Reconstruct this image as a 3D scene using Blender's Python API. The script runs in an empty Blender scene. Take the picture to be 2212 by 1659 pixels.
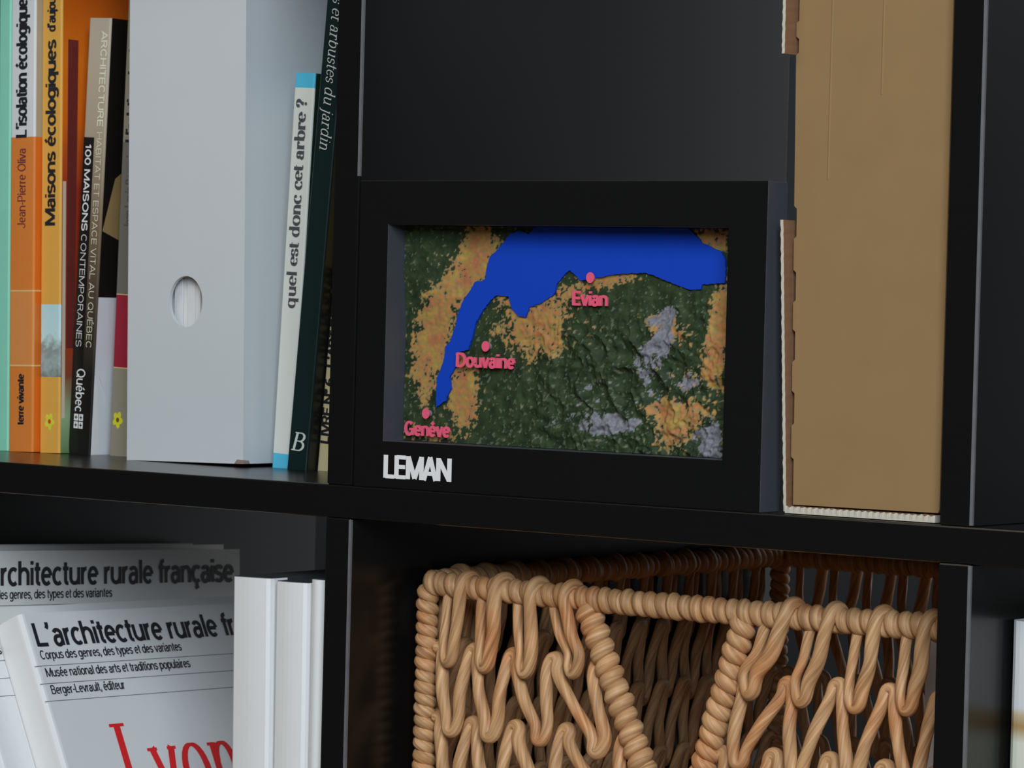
import bpy, bmesh, math, random
from mathutils import Vector, Matrix, noise
from math import sin, cos, pi, radians

random.seed(7)
SC = bpy.context.scene
COL = SC.collection

# ------------------------------------------------------------------ camera
YAW, PITCH, ROLL = 0.6469, -0.0232, 0.0255
cam_d = bpy.data.cameras.new('camera')
cam_d.sensor_width = 36.0
cam_d.lens = 36.0 * 7674.24 / 2212.0
cam_d.clip_start = 0.05
fwd = Vector((-sin(YAW) * cos(PITCH), cos(YAW) * cos(PITCH), sin(PITCH)))
rgt = Vector((cos(YAW), sin(YAW), 0))
up = rgt.cross(fwd)
r2 = cos(ROLL) * rgt + sin(ROLL) * up
u2 = -sin(ROLL) * rgt + cos(ROLL) * up
M = Matrix((r2, u2, -fwd)).transposed().to_4x4()
M.translation = Vector((1.1240, -1.3586, 0.0933))
cam = bpy.data.objects.new('camera', cam_d)
cam.matrix_world = M
COL.objects.link(cam)
SC.camera = cam
cam_d.dof.use_dof = True
cam_d.dof.focus_distance = 1.71
cam_d.dof.aperture_fstop = 40.0

# ------------------------------------------------------------------ light
w = bpy.data.worlds.new('world')
SC.world = w
w.use_nodes = True
bgn = w.node_tree.nodes['Background']
bgn.inputs[0].default_value = (0.75, 0.85, 1.0, 1)
bgn.inputs[1].default_value = 0.05


def area(name, loc, target, sx, sy, power, color):
    l = bpy.data.lights.new(name, 'AREA')
    l.shape = 'RECTANGLE'
    l.size, l.size_y = sx, sy
    l.energy = power
    l.color = color
    o = bpy.data.objects.new(name, l)
    o.location = loc
    o.rotation_euler = (Vector(target) - Vector(loc)).to_track_quat('-Z', 'Y').to_euler()
    COL.objects.link(o)
    return o


# a window to the right of the camera, a softer neutral light from the left of the room,
# and the window of the room beyond the open back of the bookcase
area('window_daylight', (1.65, -1.90, 1.10), (0, 0.05, -0.05), 1.2, 1.3, 62, (0.80, 0.905, 1.0))
area('room_daylight', (-0.55, -2.30, 1.95), (0, 0.05, 0.0), 1.5, 1.2, 17, (1.0, 0.87, 0.66))
area('rear_door_daylight', (0.40, 1.90, 0.45), (0.40, 0.0, 0.45), 1.3, 2.1, 5.6, (0.92, 0.96, 1.0))
area('rear_window_daylight', (2.05, 1.90, 1.05), (2.05, 0.0, 1.05), 0.95, 1.3, 3.2, (0.92, 0.96, 1.0))
SC.view_settings.view_transform = 'Standard'
SC.view_settings.look = 'None'
SC.view_settings.exposure = 0.0
SC.view_settings.gamma = 1.0


# ------------------------------------------------------------------ materials
def lin(c):
    c /= 255.0
    return c / 12.92 if c <= 0.04045 else ((c + 0.055) / 1.055) ** 2.4


def alb(r, g, b, k=0.60):
    """albedo of a thing that shows as r,g,b under the room's daylight"""
    return tuple(min(0.86, lin(v) / k) for v in (r, g, b)) + (1,)


MATS = {}


def mat(name, rgb, rough=0.6, spec=0.4, vary=0.06, scale=60, bump=0.0, coat=0.0, k=0.60, stretch=None):
    if name in MATS:
        return MATS[name]
    m = bpy.data.materials.new(name)
    m.use_nodes = True
    nt = m.node_tree
    b = nt.nodes['Principled BSDF']
    b.inputs['Roughness'].default_value = rough
    b.inputs['Specular IOR Level'].default_value = spec
    if coat:
        b.inputs['Coat Weight'].default_value = coat
        b.inputs['Coat Roughness'].default_value = 0.2
    c = alb(*rgb, k=k)
    tc = nt.nodes.new('ShaderNodeTexCoord')
    mp = nt.nodes.new('ShaderNodeMapping')
    if stretch:
        mp.inputs['Scale'].default_value = stretch
    nz = nt.nodes.new('ShaderNodeTexNoise')
    nz.inputs['Scale'].default_value = scale
    nz.inputs['Detail'].default_value = 4
    nt.links.new(tc.outputs['Object'], mp.inputs[0])
    nt.links.new(mp.outputs[0], nz.inputs['Vector'])
    mx = nt.nodes.new('ShaderNodeMix')
    mx.data_type = 'RGBA'
    mx.inputs[6].default_value = tuple(v * (1 - vary) for v in c[:3]) + (1,)
    mx.inputs[7].default_value = tuple(min(0.9, v * (1 + vary)) for v in c[:3]) + (1,)
    nt.links.new(nz.outputs['Fac'], mx.inputs[0])
    nt.links.new(mx.outputs[2], b.inputs['Base Color'])
    if bump:
        bp = nt.nodes.new('ShaderNodeBump')
        bp.inputs['Strength'].default_value = bump
        bp.inputs['Distance'].default_value = 0.001
        nt.links.new(nz.outputs['Fac'], bp.inputs['Height'])
        nt.links.new(bp.outputs[0], b.inputs['Normal'])
    MATS[name] = m
    return m


def attr_mat(name, rough=0.7, spec=0.3):
    m = bpy.data.materials.new(name)
    m.use_nodes = True
    nt = m.node_tree
    b = nt.nodes['Principled BSDF']
    b.inputs['Roughness'].default_value = rough
    b.inputs['Specular IOR Level'].default_value = spec
    a = nt.nodes.new('ShaderNodeAttribute')
    a.attribute_name = 'print'
    nt.links.new(a.outputs['Color'], b.inputs['Base Color'])
    return m


def ramp_mat(name, axis, stops, scale=1.0, rough=0.4, spec=0.4, noise_amt=0.0, nscale=80):
    """print whose colour changes along one local axis; stops = (metres, rgb)"""
    m = bpy.data.materials.new(name)
    m.use_nodes = True
    nt = m.node_tree
    b = nt.nodes['Principled BSDF']
    b.inputs['Roughness'].default_value = rough
    b.inputs['Specular IOR Level'].default_value = spec
    tc = nt.nodes.new('ShaderNodeTexCoord')
    sp = nt.nodes.new('ShaderNodeSeparateXYZ')
    nt.links.new(tc.outputs['Object'], sp.inputs[0])
    mr = nt.nodes.new('ShaderNodeMapRange')
    lo, hi = stops[0][0], stops[-1][0]
    mr.inputs[1].default_value, mr.inputs[2].default_value = lo, hi
    src = sp.outputs['XYZ'.index(axis)]
    if noise_amt:
        nz = nt.nodes.new('ShaderNodeTexNoise')
        nz.inputs['Scale'].default_value = nscale
        nz.inputs['Detail'].default_value = 5
        nt.links.new(tc.outputs['Object'], nz.inputs['Vector'])
        ma = nt.nodes.new('ShaderNodeMath')
        ma.operation = 'MULTIPLY_ADD'
        ma.inputs[1].default_value = noise_amt
        nt.links.new(nz.outputs['Fac'], ma.inputs[0])
        nt.links.new(src, ma.inputs[2])
        src = ma.outputs[0]
    nt.links.new(src, mr.inputs[0])
    cr = nt.nodes.new('ShaderNodeValToRGB')
    els = cr.color_ramp.elements
    while len(els) < len(stops):
        els.new(0.5)
    for e, (p, c) in zip(els, stops):
        e.position = (p - lo) / (hi - lo)
        e.color = alb(*c)
    nt.links.new(mr.outputs[0], cr.inputs[0])
    nt.links.new(cr.outputs[0], b.inputs['Base Color'])
    return m


# ------------------------------------------------------------------ objects
def tag(o, label=None, cat=None, group=None, kind=None):
    if label: o['label'] = label
    if cat: o['category'] = cat
    if group: o['group'] = group
    if kind: o['kind'] = kind
    return o


def empty(name, loc, rot=(0, 0, 0)):
    o = bpy.data.objects.new(name, None)
    o.empty_display_size = 0.02
    o.location = loc
    o.rotation_euler = rot
    COL.objects.link(o)
    return o


def obj(name, verts, faces, mats, parent=None, fm=None, smooth=False, bevel=0, loc=None):
    me = bpy.data.meshes.new(name)
    me.from_pydata([tuple(v) for v in verts], [], faces)
    for m in (mats if isinstance(mats, (list, tuple)) else [mats]):
        me.materials.append(m)
    if fm:
        me.polygons.foreach_set('material_index', fm)
    if smooth:
        me.polygons.foreach_set('use_smooth', [True] * len(me.polygons))
    me.update()
    o = bpy.data.objects.new(name, me)
    COL.objects.link(o)
    if parent: o.parent = parent
    if loc: o.location = loc
    if bevel:
        b = o.modifiers.new('bevel', 'BEVEL')
        b.width = bevel
        b.segments = 2
        b.limit_method = 'ANGLE'
    return o


class MB:
    def __init__(s):
        s.v, s.f, s.m = [], [], []

    def box(s, x0, x1, y0, y1, z0, z1, m=0):
        n = len(s.v)
        s.v += [(x0, y0, z0), (x1, y0, z0), (x1, y1, z0), (x0, y1, z0), (x0, y0, z1), (x1, y0, z1), (x1, y1, z1), (x0, y1, z1)]
        s.f += [tuple(n + i for i in q) for q in ((0, 3, 2, 1), (4, 5, 6, 7), (0, 1, 5, 4), (1, 2, 6, 5), (2, 3, 7, 6), (3, 0, 4, 7))]
        s.m += [m] * 6
        return s

    def quad(s, a, b, c, d, m=0):
        n = len(s.v)
        s.v += [a, b, c, d]
        s.f.append((n, n + 1, n + 2, n + 3))
        s.m.append(m)
        return s

    def build(s, name, mats, parent=None, **k):
        return obj(name, s.v, s.f, mats, parent, s.m, **k)


def prism(name, poly, y0, y1, m, parent=None, bevel=0, smooth=False):
    """outline in x,z given thickness along y"""
    n = len(poly)
    v = [(x, y0, z) for x, z in poly] + [(x, y1, z) for x, z in poly]
    f = [tuple(range(n)), tuple(range(2 * n - 1, n - 1, -1))]
    for i in range(n):
        j = (i + 1) % n
        f.append((i, i + n, j + n, j))
    return obj(name, v, f, m, parent, bevel=bevel, smooth=smooth)


# ------------------------------------------------------------------ lettering
def fit(v, f, name, mt, parent, org, u, vv, width, cap, cap0, shear=0.0, lift=0.00012):
    u, vv = Vector(u), Vector(vv)
    n = u.cross(vv)
    org = Vector(org) + n * lift
    xs = [p[0] for p in v]
    x0, x1 = min(xs), max(xs)
    sx = width / (x1 - x0)
    sy = cap / cap0
    vs = [org + n * k + u * ((x - x0) * sx + shear * y * sy) + vv * (y * sy) for x, y, k in v]
    return obj(name, vs, f, mt, parent)


# serif letters drawn with a broad vertical-stress pen (x-height .47, ascender .72)
def ln(*p): return [(p[i], p[i + 1]) for i in range(0, len(p), 2)]


def arc(cx, cy, rx, ry, a0, a1, n=18):
    return [(cx + rx * cos(radians(a0 + (a1 - a0) * i / n)), cy + ry * sin(radians(a0 + (a1 - a0) * i / n))) for i in range(n + 1)]


X = 0.47
def sf(x, y, w=0.1): return ('s', x - w, y, x + w, y)


GLY = {
    'l': (.28, [ln(.14, .72, .14, 0), sf(.14, .012), sf(.10, .708, .06)]),
    'i': (.28, [ln(.14, X, .14, 0), sf(.14, .012), sf(.10, X - .012, .06), ('d', .14, .64)]),
    'j': (.28, [ln(.15, X, .15, -.10) + arc(.06, -.10, .09, .11, 0, -110, 8), sf(.11, X - .012, .06), ('d', .15, .64)]),
    't': (.34, [ln(.14, .62, .14, .1) + arc(.235, .1, .095, .095, 180, 310, 8), sf(.17, X - .012, .14)]),
    'n': (.58, [ln(.13, X, .13, 0), sf(.13, .012), sf(.09, X - .012, .06), arc(.29, .27, .155, .19, 165, 0, 12) + ln(.445, 0), sf(.445, .012)]),
    'u': (.58, [ln(.13, X, .13, .18) + arc(.27, .18, .14, .18, 180, 330, 12), ln(.45, X, .45, 0), sf(.09, X - .012, .06), sf(.41, X - .012, .06), sf(.49, .012, .06)]),
    'r': (.43, [ln(.13, X, .13, 0), sf(.14, .012, .11), sf(.09, X - .012, .06), arc(.30, .28, .16, .185, 170, 60, 8), ('d', .365, .40)]),
    'o': (.54, [arc(.27, .235, .20, .235, 0, 360, 28)]),
    'c': (.47, [arc(.27, .235, .20, .235, 50, 318, 22), ('d', .385, .375)]),
    'e': (.48, [ln(.08, .26, .43, .26) + arc(.255, .25, .185, .22, 5, 318, 22)]),
    's': (.41, [arc(.20, .345, .125, .115, 25, 225, 12) + ln(.20, .235) + arc(.205, .125, .14, .12, 45, -150, 12), ('d', .315, .38), ('d', .085, .09)]),
    'd': (.58, [arc(.25, .235, .18, .235, 40, 320, 22), ln(.43, .72, .43, 0), sf(.39, .708, .06), sf(.47, .012, .06)]),
    'b': (.57, [ln(.13, .72, .13, .02), sf(.09, .708, .06), arc(.31, .235, .18, .235, 140, -140, 22)]),
    'q': (.58, [arc(.25, .235, .18, .235, 40, 320, 22), ln(.43, X, .43, -.22), sf(.43, -.208)]),
    'a': (.50, [arc(.23, .32, .13, .15, 160, 0, 10) + ln(.36, .07) + arc(.43, .07, .07, .06, 180, 300, 6), arc(.22, .13, .145, .13, 55, 340, 16), ('d', .115, .35)]),
    'y': (.54, [ln(.10, X, .28, .02), ln(.45, X, .24, -.10) + arc(.15, -.11, .09, .10, -10, -120, 8), sf(.10, X - .012, .09), sf(.45, X - .012, .08), ('d', .10, -.17)]),
    'A': (.70, [ln(.36, .70, .58, 0), ln(.36, .70, .10, 0), ln(.20, .24, .48, .24), sf(.10, .012, .09), sf(.58, .012, .10)]),
    'B': (.62, [ln(.16, .70, .16, 0), ln(.06, .688, .32, .688) + arc(.32, .53, .16, .158, 90, -90, 12) + ln(.16, .37), ln(.32, .37) + arc(.33, .19, .19, .178, 90, -90, 12) + ln(.06, .012)]),
    'L': (.58, [ln(.18, .70, .18, 0), sf(.18, .688, .13), ln(.05, .012, .50, .012, .53, .18)]),
    '?': (.44, [arc(.21, .54, .14, .165, 170, -60, 14) + ln(.21, .30, .20, .20), ('d', .20, .045), ('d', .085, .545)]),
    ' ': (.26, []),
}


# plain grotesque letters drawn with an even pen (cap height .72, x-height .52)
def sa(cx, cy, rx, ry, a0, a1, n=14): return arc(cx, cy, rx - .045, ry - .04, a0, a1, n)


SG = {
    'a': (.49, [sa(.235, .36, .185, .16, 160, 0) + ln(.375, 0), ln(.375, .29, .24, .29) + sa(.215, .155, .175, .175, 90, 285) + ln(.30, .05, .375, .12)]),
    'b': (.54, [ln(.09, .72, .09, 0), sa(.29, .26, .225, .27, 0, 360, 22)]), 'c': (.465, [sa(.26, .26, .225, .27, 48, 312)]),
    'd': (.54, [ln(.45, .72, .45, 0), sa(.25, .26, .225, .27, 0, 360, 22)]), 'e': (.51, [ln(.08, .27, .43, .27), sa(.26, .26, .22, .27, 4, 315, 20)]),
    'f': (.30, [arc(.27, .585, .12, .10, 85, 180) + ln(.15, 0), ln(.03, .485, .28, .485)]),
    'g': (.54, [sa(.25, .27, .225, .26, 0, 360, 22), ln(.45, .52, .45, -.04) + arc(.27, -.04, .18, .125, 0, -155)]),
    'h': (.53, [ln(.09, .72, .09, 0), arc(.265, .31, .17, .17, 172, 0) + ln(.435, 0)]), 'i': (.20, [ln(.10, .52, .10, 0), ln(.10, .72, .10, .61)]),
    'j': (.20, [ln(.10, .52, .10, -.08, .07, -.155, .0, -.165), ln(.10, .72, .10, .61)]), 'l': (.20, [ln(.10, .72, .10, 0)]),
    'm': (.79, [ln(.09, .52, .09, 0), arc(.245, .34, .15, .14, 172, 0) + ln(.395, 0), arc(.545, .34, .15, .14, 172, 0) + ln(.695, 0)]),
    'n': (.53, [ln(.09, .52, .09, 0), arc(.265, .31, .17, .17, 172, 0) + ln(.435, 0)]), 'o': (.53, [sa(.265, .26, .235, .27, 0, 360, 24)]),
    'p': (.54, [ln(.09, .52, .09, -.2), sa(.29, .26, .225, .27, 0, 360, 22)]), 'q': (.54, [ln(.45, .52, .45, -.2), sa(.25, .26, .225, .27, 0, 360, 22)]),
    'r': (.325, [ln(.09, .52, .09, 0), arc(.27, .28, .18, .20, 172, 88)]), 's': (.46, [sa(.23, .38, .195, .15, 22, 270, 12) + sa(.23, .145, .20, .155, 90, -158, 12)]),
    't': (.31, [ln(.15, .67, .15, .12) + arc(.25, .13, .10, .09, 190, 285, 6), ln(.03, .485, .28, .485)]),
    'u': (.53, [ln(.09, .52, .09, .19) + arc(.26, .21, .17, .17, 180, 352), ln(.435, .52, .435, 0)]), 'v': (.48, [ln(.05, .52, .24, 0), ln(.43, .52, .24, 0)]),
    'y': (.48, [ln(.05, .52, .25, .02), ln(.43, .52, .23, -.08, .17, -.155, .06, -.16)]), 'x': (.46, [ln(.05, .52, .41, 0), ln(.41, .52, .05, 0)]),
    'A': (.64, [ln(.05, 0, .32, .72), ln(.59, 0, .32, .72), ln(.15, .21, .49, .21)]),
    'B': (.62, [ln(.09, 0, .09, .72), ln(.09, .68, .34, .68) + arc(.34, .53, .14, .15, 90, -90) + ln(.09, .38), ln(.34, .38) + arc(.36, .21, .16, .17, 90, -90) + ln(.09, .04)]),
    'C': (.66, [sa(.34, .36, .29, .37, 42, 318, 20)]), 'D': (.66, [ln(.09, 0, .09, .72), ln(.09, .68, .30, .68) + arc(.30, .36, .26, .32, 90, -90) + ln(.09, .04)]),
    'E': (.56, [ln(.09, 0, .09, .72), ln(.09, .67, .51, .67), ln(.09, .37, .48, .37), ln(.09, .05, .51, .05)]),
    'G': (.70, [sa(.34, .36, .29, .37, 42, 345, 20), ln(.36, .33, .60, .33), ln(.59, .36, .59, .02)]),
    'H': (.66, [ln(.09, 0, .09, .72), ln(.57, 0, .57, .72), ln(.09, .37, .57, .37)]), 'I': (.22, [ln(.11, 0, .11, .72)]),
    'J': (.50, [ln(.39, .72, .39, .22) + arc(.225, .21, .165, .17, 0, -175)]), 'L': (.53, [ln(.09, 0, .09, .72), ln(.09, .05, .49, .05)]),
    'M': (.80, [ln(.09, 0, .09, .72), ln(.71, 0, .71, .72), ln(.10, .70, .40, .03), ln(.70, .70, .40, .03)]),
    'N': (.68, [ln(.09, 0, .09, .72), ln(.59, 0, .59, .72), ln(.10, .68, .58, .04)]), 'O': (.72, [sa(.36, .36, .31, .37, 0, 360, 28)]),
    'P': (.58, [ln(.09, 0, .09, .72), ln(.09, .68, .34, .68) + arc(.34, .50, .15, .18, 90, -90) + ln(.09, .32)]),
    'Q': (.72, [sa(.36, .36, .31, .37, 0, 360, 28), ln(.42, .20, .64, .0)]),
    'R': (.64, [ln(.09, 0, .09, .72), ln(.09, .68, .36, .68) + arc(.36, .52, .14, .16, 90, -90) + ln(.09, .36), ln(.36, .36, .56, 0)]),
    'S': (.60, [sa(.30, .525, .25, .205, 18, 270, 14) + sa(.30, .20, .26, .21, 90, -160, 14)]), 'T': (.56, [ln(.28, 0, .28, .72), ln(.04, .67, .52, .67)]),
    'U': (.66, [ln(.09, .72, .09, .25) + arc(.33, .26, .24, .22, 180, 360) + ln(.57, .72)]), 'V': (.60, [ln(.05, .72, .30, 0), ln(.55, .72, .30, 0)]),
    '0': (.56, [sa(.28, .36, .24, .37, 0, 360, 24)]), '1': (.36, [ln(.22, 0, .22, .72), ln(.22, .68, .06, .54)]), '6': (.56, [sa(.28, .22, .235, .235, 0, 360, 20), sa(.34, .34, .30, .38, 70, 185, 10)]),
    "'": (.25, [ln(.12, .73, .12, .62, .07, .53)]), ',': (.22, [ln(.11, .10, .11, -.02, .06, -.11)]), '-': (.33, [ln(.05, .26, .28, .26)]),
    '\u00b0': (.34, [arc(.17, .60, .09, .09, 0, 360, 14)]), '\u00b7': (.26, [ln(.08, .30, .18, .30)]), ' ': (.26, []),
}
SG['\u00e9'] = (.51, SG['e'][1] + [ln(.19, .60, .33, .73)])
SG['\u00e8'] = (.51, SG['e'][1] + [ln(.33, .60, .19, .73)])
SG['\u00e7'] = (.48, SG['c'][1] + [ln(.27, .0, .27, -.08, .33, -.13, .20, -.18)])
SG['\u00c9'] = (.56, SG['E'][1] + [ln(.24, .79, .38, .90)])
SG['\u00c2'] = (.64, SG['A'][1] + [ln(.20, .79, .32, .89, .44, .79)])


def sans(name, s, mt, parent, org, u, v, width, cap, bold=0.0, lift=0.00012, thick=0.0):
    wt = (.10 + bold * 3.4) * cap                       # stroke width
    strokes, x = [], 0.0
    for ch in s:
        w_, st = SG[ch]
        strokes += [[(x + p[0], p[1]) for p in q] for q in st]
        x += w_ - .025
    xs = [p[0] for q in strokes for p in q]
    x0, x1 = min(xs), max(xs)
    sx, sy = (width - wt) / (x1 - x0), cap / .72
    hv = min(wt / 2, .096 * sx)                         # upright strokes narrow with condensed setting
    hh = min(wt / 2 * .86, .062 * sy)
    u, v = Vector(u), Vector(v)
    n = u.cross(v)
    org = Vector(org) + n * lift
    V, F = [], []
    for si, q in enumerate(strokes):
        off = n * (si * 6e-6)
        P = [((px - x0) * sx + wt / 2, py * sy) for px, py in q]
        k = len(P)
        b0 = len(V)
        for i, (px, py) in enumerate(P):
            a, b_ = P[max(0, i - 1)], P[min(k - 1, i + 1)]
            tx, ty = b_[0] - a[0], b_[1] - a[1]
            L = math.hypot(tx, ty) or 1
            tx, ty = tx / L, ty / L
            hw = hh + (hv - hh) * abs(ty)
            V.append(org + off + u * (px - ty * hw) + v * (py + tx * hw))
            V.append(org + off + u * (px + ty * hw) + v * (py - tx * hw))
        for i in range(k - 1):
            F.append((b0 + 2 * i + 1, b0 + 2 * i + 3, b0 + 2 * i + 2, b0 + 2 * i))
    if thick:
        k = len(V)
        E_ = {}
        for q in F:
            for i in range(4):
                E_[(q[i], q[(i + 1) % 4])] = 1
        V += [p + n * thick for p in V]
        F2 = [tuple(i + k for i in q) for q in F]
        F2 += [(a, b_, b_ + k, a + k) for a, b_ in E_ if (b_, a) not in E_]
        F = F2
    return obj(name, V, F, mt, parent)


def serif_mesh(s, thick=0.062, thin=0.017, track=0.0):
    V, F = [], []
    x = 0.0

    def stroke(pts):
        n0 = len(V)
        k = len(pts)
        for i, (px, py) in enumerate(pts):
            a = pts[max(0, i - 1)]
            b = pts[min(k - 1, i + 1)]
            tx, ty = b[0] - a[0], b[1] - a[1]
            L = math.hypot(tx, ty) or 1
            tx, ty = tx / L, ty / L
            hw = thin + (thick - thin) * abs(ty) ** 1.3
            V.append((x + px - ty * hw, py + tx * hw, n0 * 5e-7))
            V.append((x + px + ty * hw, py - tx * hw, n0 * 5e-7))
        for i in range(k - 1):
            F.append((n0 + 2 * i + 1, n0 + 2 * i + 3, n0 + 2 * i + 2, n0 + 2 * i))

    for ch in s:
        wd, st = GLY[ch]
        for q in st:
            if q[0] == 's':
                stroke([(q[1], q[2]), (q[3], q[4])])
            elif q[0] == 'd':
                n0 = len(V)
                r = thick * 0.95
                V.extend([(x + q[1] + r * cos(2 * pi * i / 12), q[2] + r * sin(2 * pi * i / 12), n0 * 5e-7) for i in range(12)])
                F.append(tuple(n0 + i for i in range(12)))
            else:
                stroke(q)
        x += wd + track
    return V, F


def serif(name, s, mt, parent, org, u, v, width, cap, thick=0.062, thin=0.017, **k):
    tv, tf = serif_mesh(s, thick, thin)
    return fit(tv, tf, name, mt, parent, org, u, v, width, cap, 0.70, **k)


UPU, UPV = (0, 0, 1), (-1, 0, 0)      # lettering that climbs a spine
DNU, DNV = (0, 0, -1), (1, 0, 0)      # lettering that runs down a spine
CVU, CVV = (0, 1, 0), (0, 0, 1)       # lettering on a right-hand cover

# ------------------------------------------------------------------ the room
m_wall = mat('painted_wall', (58, 61, 64), rough=0.9, spec=0.2, scale=25)
m_floor = mat('floor_wood', (110, 85, 60), rough=0.5, scale=8, stretch=(1, 12, 1))
tag(obj('wall_back', [(-2.5, 1.95, -.72), (3, 1.95, -.72), (3, 1.95, 1.6), (-2.5, 1.95, 1.6), (-2.5, 2.05, -.72), (3, 2.05, -.72), (3, 2.05, 1.6), (-2.5, 2.05, 1.6)],
        [(0, 1, 2, 3), (7, 6, 5, 4), (0, 4, 5, 1), (3, 2, 6, 7), (0, 3, 7, 4), (1, 5, 6, 2)], m_wall), kind='structure')
tag(MB().box(-2.5, 3, -2.2, 1.95, -.76, -.7195).build('floor', m_floor), kind='structure')

# ------------------------------------------------------------------ bookcase
T, CELL, DEP = 0.0165, 0.335, 0.39
PER = T + CELL
m_case = mat('black_brown_laminate', (11, 10.5, 10), rough=0.25, spec=0.45, vary=0.10, scale=40, stretch=(1, 1, 12), k=0.62)
m_strip = mat('bright_edge_strip', (84, 84, 86), rough=.5, vary=.25, scale=120)  # bright line along the divider corners, put into the strip's pale colour
case = tag(empty('bookcase', (0.1, 0.2, -2 * PER - T)), 'black laminate open cube bookcase holding the books, map frame and basket', 'bookcase')
CO = Vector(case.location)


def cbox(name, x0, x1, z0, z1):
    return MB().box(x0 - CO.x, x1 - CO.x, -CO.y, DEP - CO.y, z0 - CO.z, z1 - CO.z).build(name, m_case, case, bevel=0.0009)


for k in (-2, -1, 0, 1):
    cbox('shelf_board', -PER - T, 2 * PER, k * PER - T, k * PER)
for k in (-1, 0, 1, 2):
    for j in (-2, -1, 0):
        cbox('divider', k * PER - T, k * PER, j * PER, j * PER + CELL)
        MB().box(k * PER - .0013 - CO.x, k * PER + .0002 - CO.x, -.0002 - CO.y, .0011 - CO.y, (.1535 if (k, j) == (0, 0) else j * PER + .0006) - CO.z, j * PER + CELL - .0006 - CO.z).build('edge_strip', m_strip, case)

# ------------------------------------------------------------------ books
m_page = mat('page_edges', (190, 182, 165), rough=0.9, spec=0.1, vary=0.12, scale=600, stretch=(8, .2, .2))


def book(name, label, loc, t, h, d, mats, bands, lean=0.0, yaw=0.0, rx=0.0, group=None, rnd=0.0012, cat='book', left=None, bow=0.0):
    """bands: (z_top, spine material index, right cover material index) from the bottom up.
    local x = thickness, y = depth (spine at 0), z = height"""
    root = empty(name, loc, (rx, radians(lean), yaw))
    tag(root, label, cat, group)
    c = 0.0008
    out = [(0, d, 'L'), (0, rnd, 'S')]
    for i in range(1, 4):
        a = pi / 2 * i / 4
        out.append((rnd - rnd * cos(a), rnd - rnd * sin(a) - bow * sin(a) * .5, 'S'))
    nb = 6 if bow else 1
    for i in range(nb + 1):
        f = i / nb
        out.append((rnd + (t - 2 * rnd) * f, -bow * (0.5 + 0.5 * sin(pi * f)), 'S' if i < nb else 'R0'))
    for i in range(1, 4):
        a = pi / 2 * i / 4
        out.append((t - rnd + rnd * sin(a), rnd - rnd * cos(a) - bow * cos(a) * .5, 'R0'))
    out += [(t, rnd, 'R'), (t, d, 'E')]
    inn = [(t - c, d), (t - c, rnd + c), (c, rnd + c), (c, d)]
    zs = [0.0] + [b[0] for b in bands]
    zs[-1] = h
    V, F, FM = [], [], []
    n = len(out)
    for z in zs:
        V += [(p[0], p[1], z) for p in out]
    for k, (zt, ms, mr) in enumerate(bands):
        for i in range(n - 1):
            a = k * n + i
            F.append((a, a + 1, a + 1 + n, a + n))
            tg = out[i][2]
            FM.append(ms if tg in ('S', 'R0') else (mr if tg == 'R' else (left if left is not None else ms)))
    b0 = len(V)
    for z in (0, h):
        V += [(p[0], p[1], z) for p in inn]
    for i in range(3):
        F.append((b0 + i, b0 + i + 1, b0 + i + 5, b0 + i + 4))
        FM.append(bands[-1][1])
    top = (len(zs) - 1) * n
    F.append(tuple([i for i in range(n - 1, -1, -1)] + [b0 + i for i in (3, 2, 1, 0)]))
    FM.append(bands[0][1])
    F.append(tuple([top + i for i in range(n)] + [b0 + 4 + i for i in range(4)]))
    FM.append(bands[-1][1])
    for i, j in ((n - 1, b0), (b0 + 3, 0)):
        pass
    F.append((n - 1, b0, b0 + 4, top + n - 1)); FM.append(bands[0][2])
    F.append((b0 + 3, 0, top, b0 + 7)); FM.append(bands[0][1])
    cv = obj('cover', V, F, mats, root, FM)
    MB().box(c + .0002, t - c - .0002, rnd + c + .0006, d - .003, .002, h - .002).build('pages', m_page, root)
    return root


# -- upper left cell, from the left
m_mint = mat('mint_cover', (122, 184, 160), rough=0.4)
book('mint_book', 'pale mint green book at the far left end of the upper shelf', (-.3450, .095, 0), .0094, .285, .2, [m_mint], [(.285, 0, 0)], lean=-1.24)

m_grey_w = mat('pale_grey_cover', (190, 190, 192), rough=0.35, coat=.2)
m_tan_w = mat('tan_grey_cover', (150, 140, 118), rough=0.4)
m_or = mat('orange_cover', (190, 110, 47), rough=0.35, coat=.2)
m_or2 = mat('light_orange_cover', (190, 121, 64), rough=0.35, coat=.2)
m_ordk = mat('deep_orange_cover', (186, 92, 24), rough=0.35)
m_line = mat('cream_line', (222, 168, 112))
m_ink = mat('black_ink', (26, 27, 32), rough=0.5, vary=0)
m_plum = mat('plum_ink', (98, 42, 48), vary=0)
b = book('spine_up_book', 'white and orange spined insulation book between the mint and yellow books', (-.3352, .095, 0), .0193, .285, .2,
         [m_grey_w, m_or, m_or2, m_line, m_tan_w, m_ordk],
         [(.0490, 1, 5), (.0497, 3, 3), (.0918, 2, 5), (.0925, 3, 3), (.1801, 1, 5), (.285, 0, 4)], lean=-1.24)
b.name = 'insulation_book'
sans('title_lettering', "L'isolation écologique", m_ink, b, (.0130, 0, .1795), UPU, UPV, .0800, .0086, bold=.042)
sans('author_lettering', "Jean-Pierre Oliva", m_plum, b, (.0126, 0, .1278), UPU, UPV, .0456, .0066, bold=.004)
sans('publisher_lettering', "terre vivante", m_ink, b, (.0122, 0, .0147), UPU, UPV, .0302, .0052, bold=.055)

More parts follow.
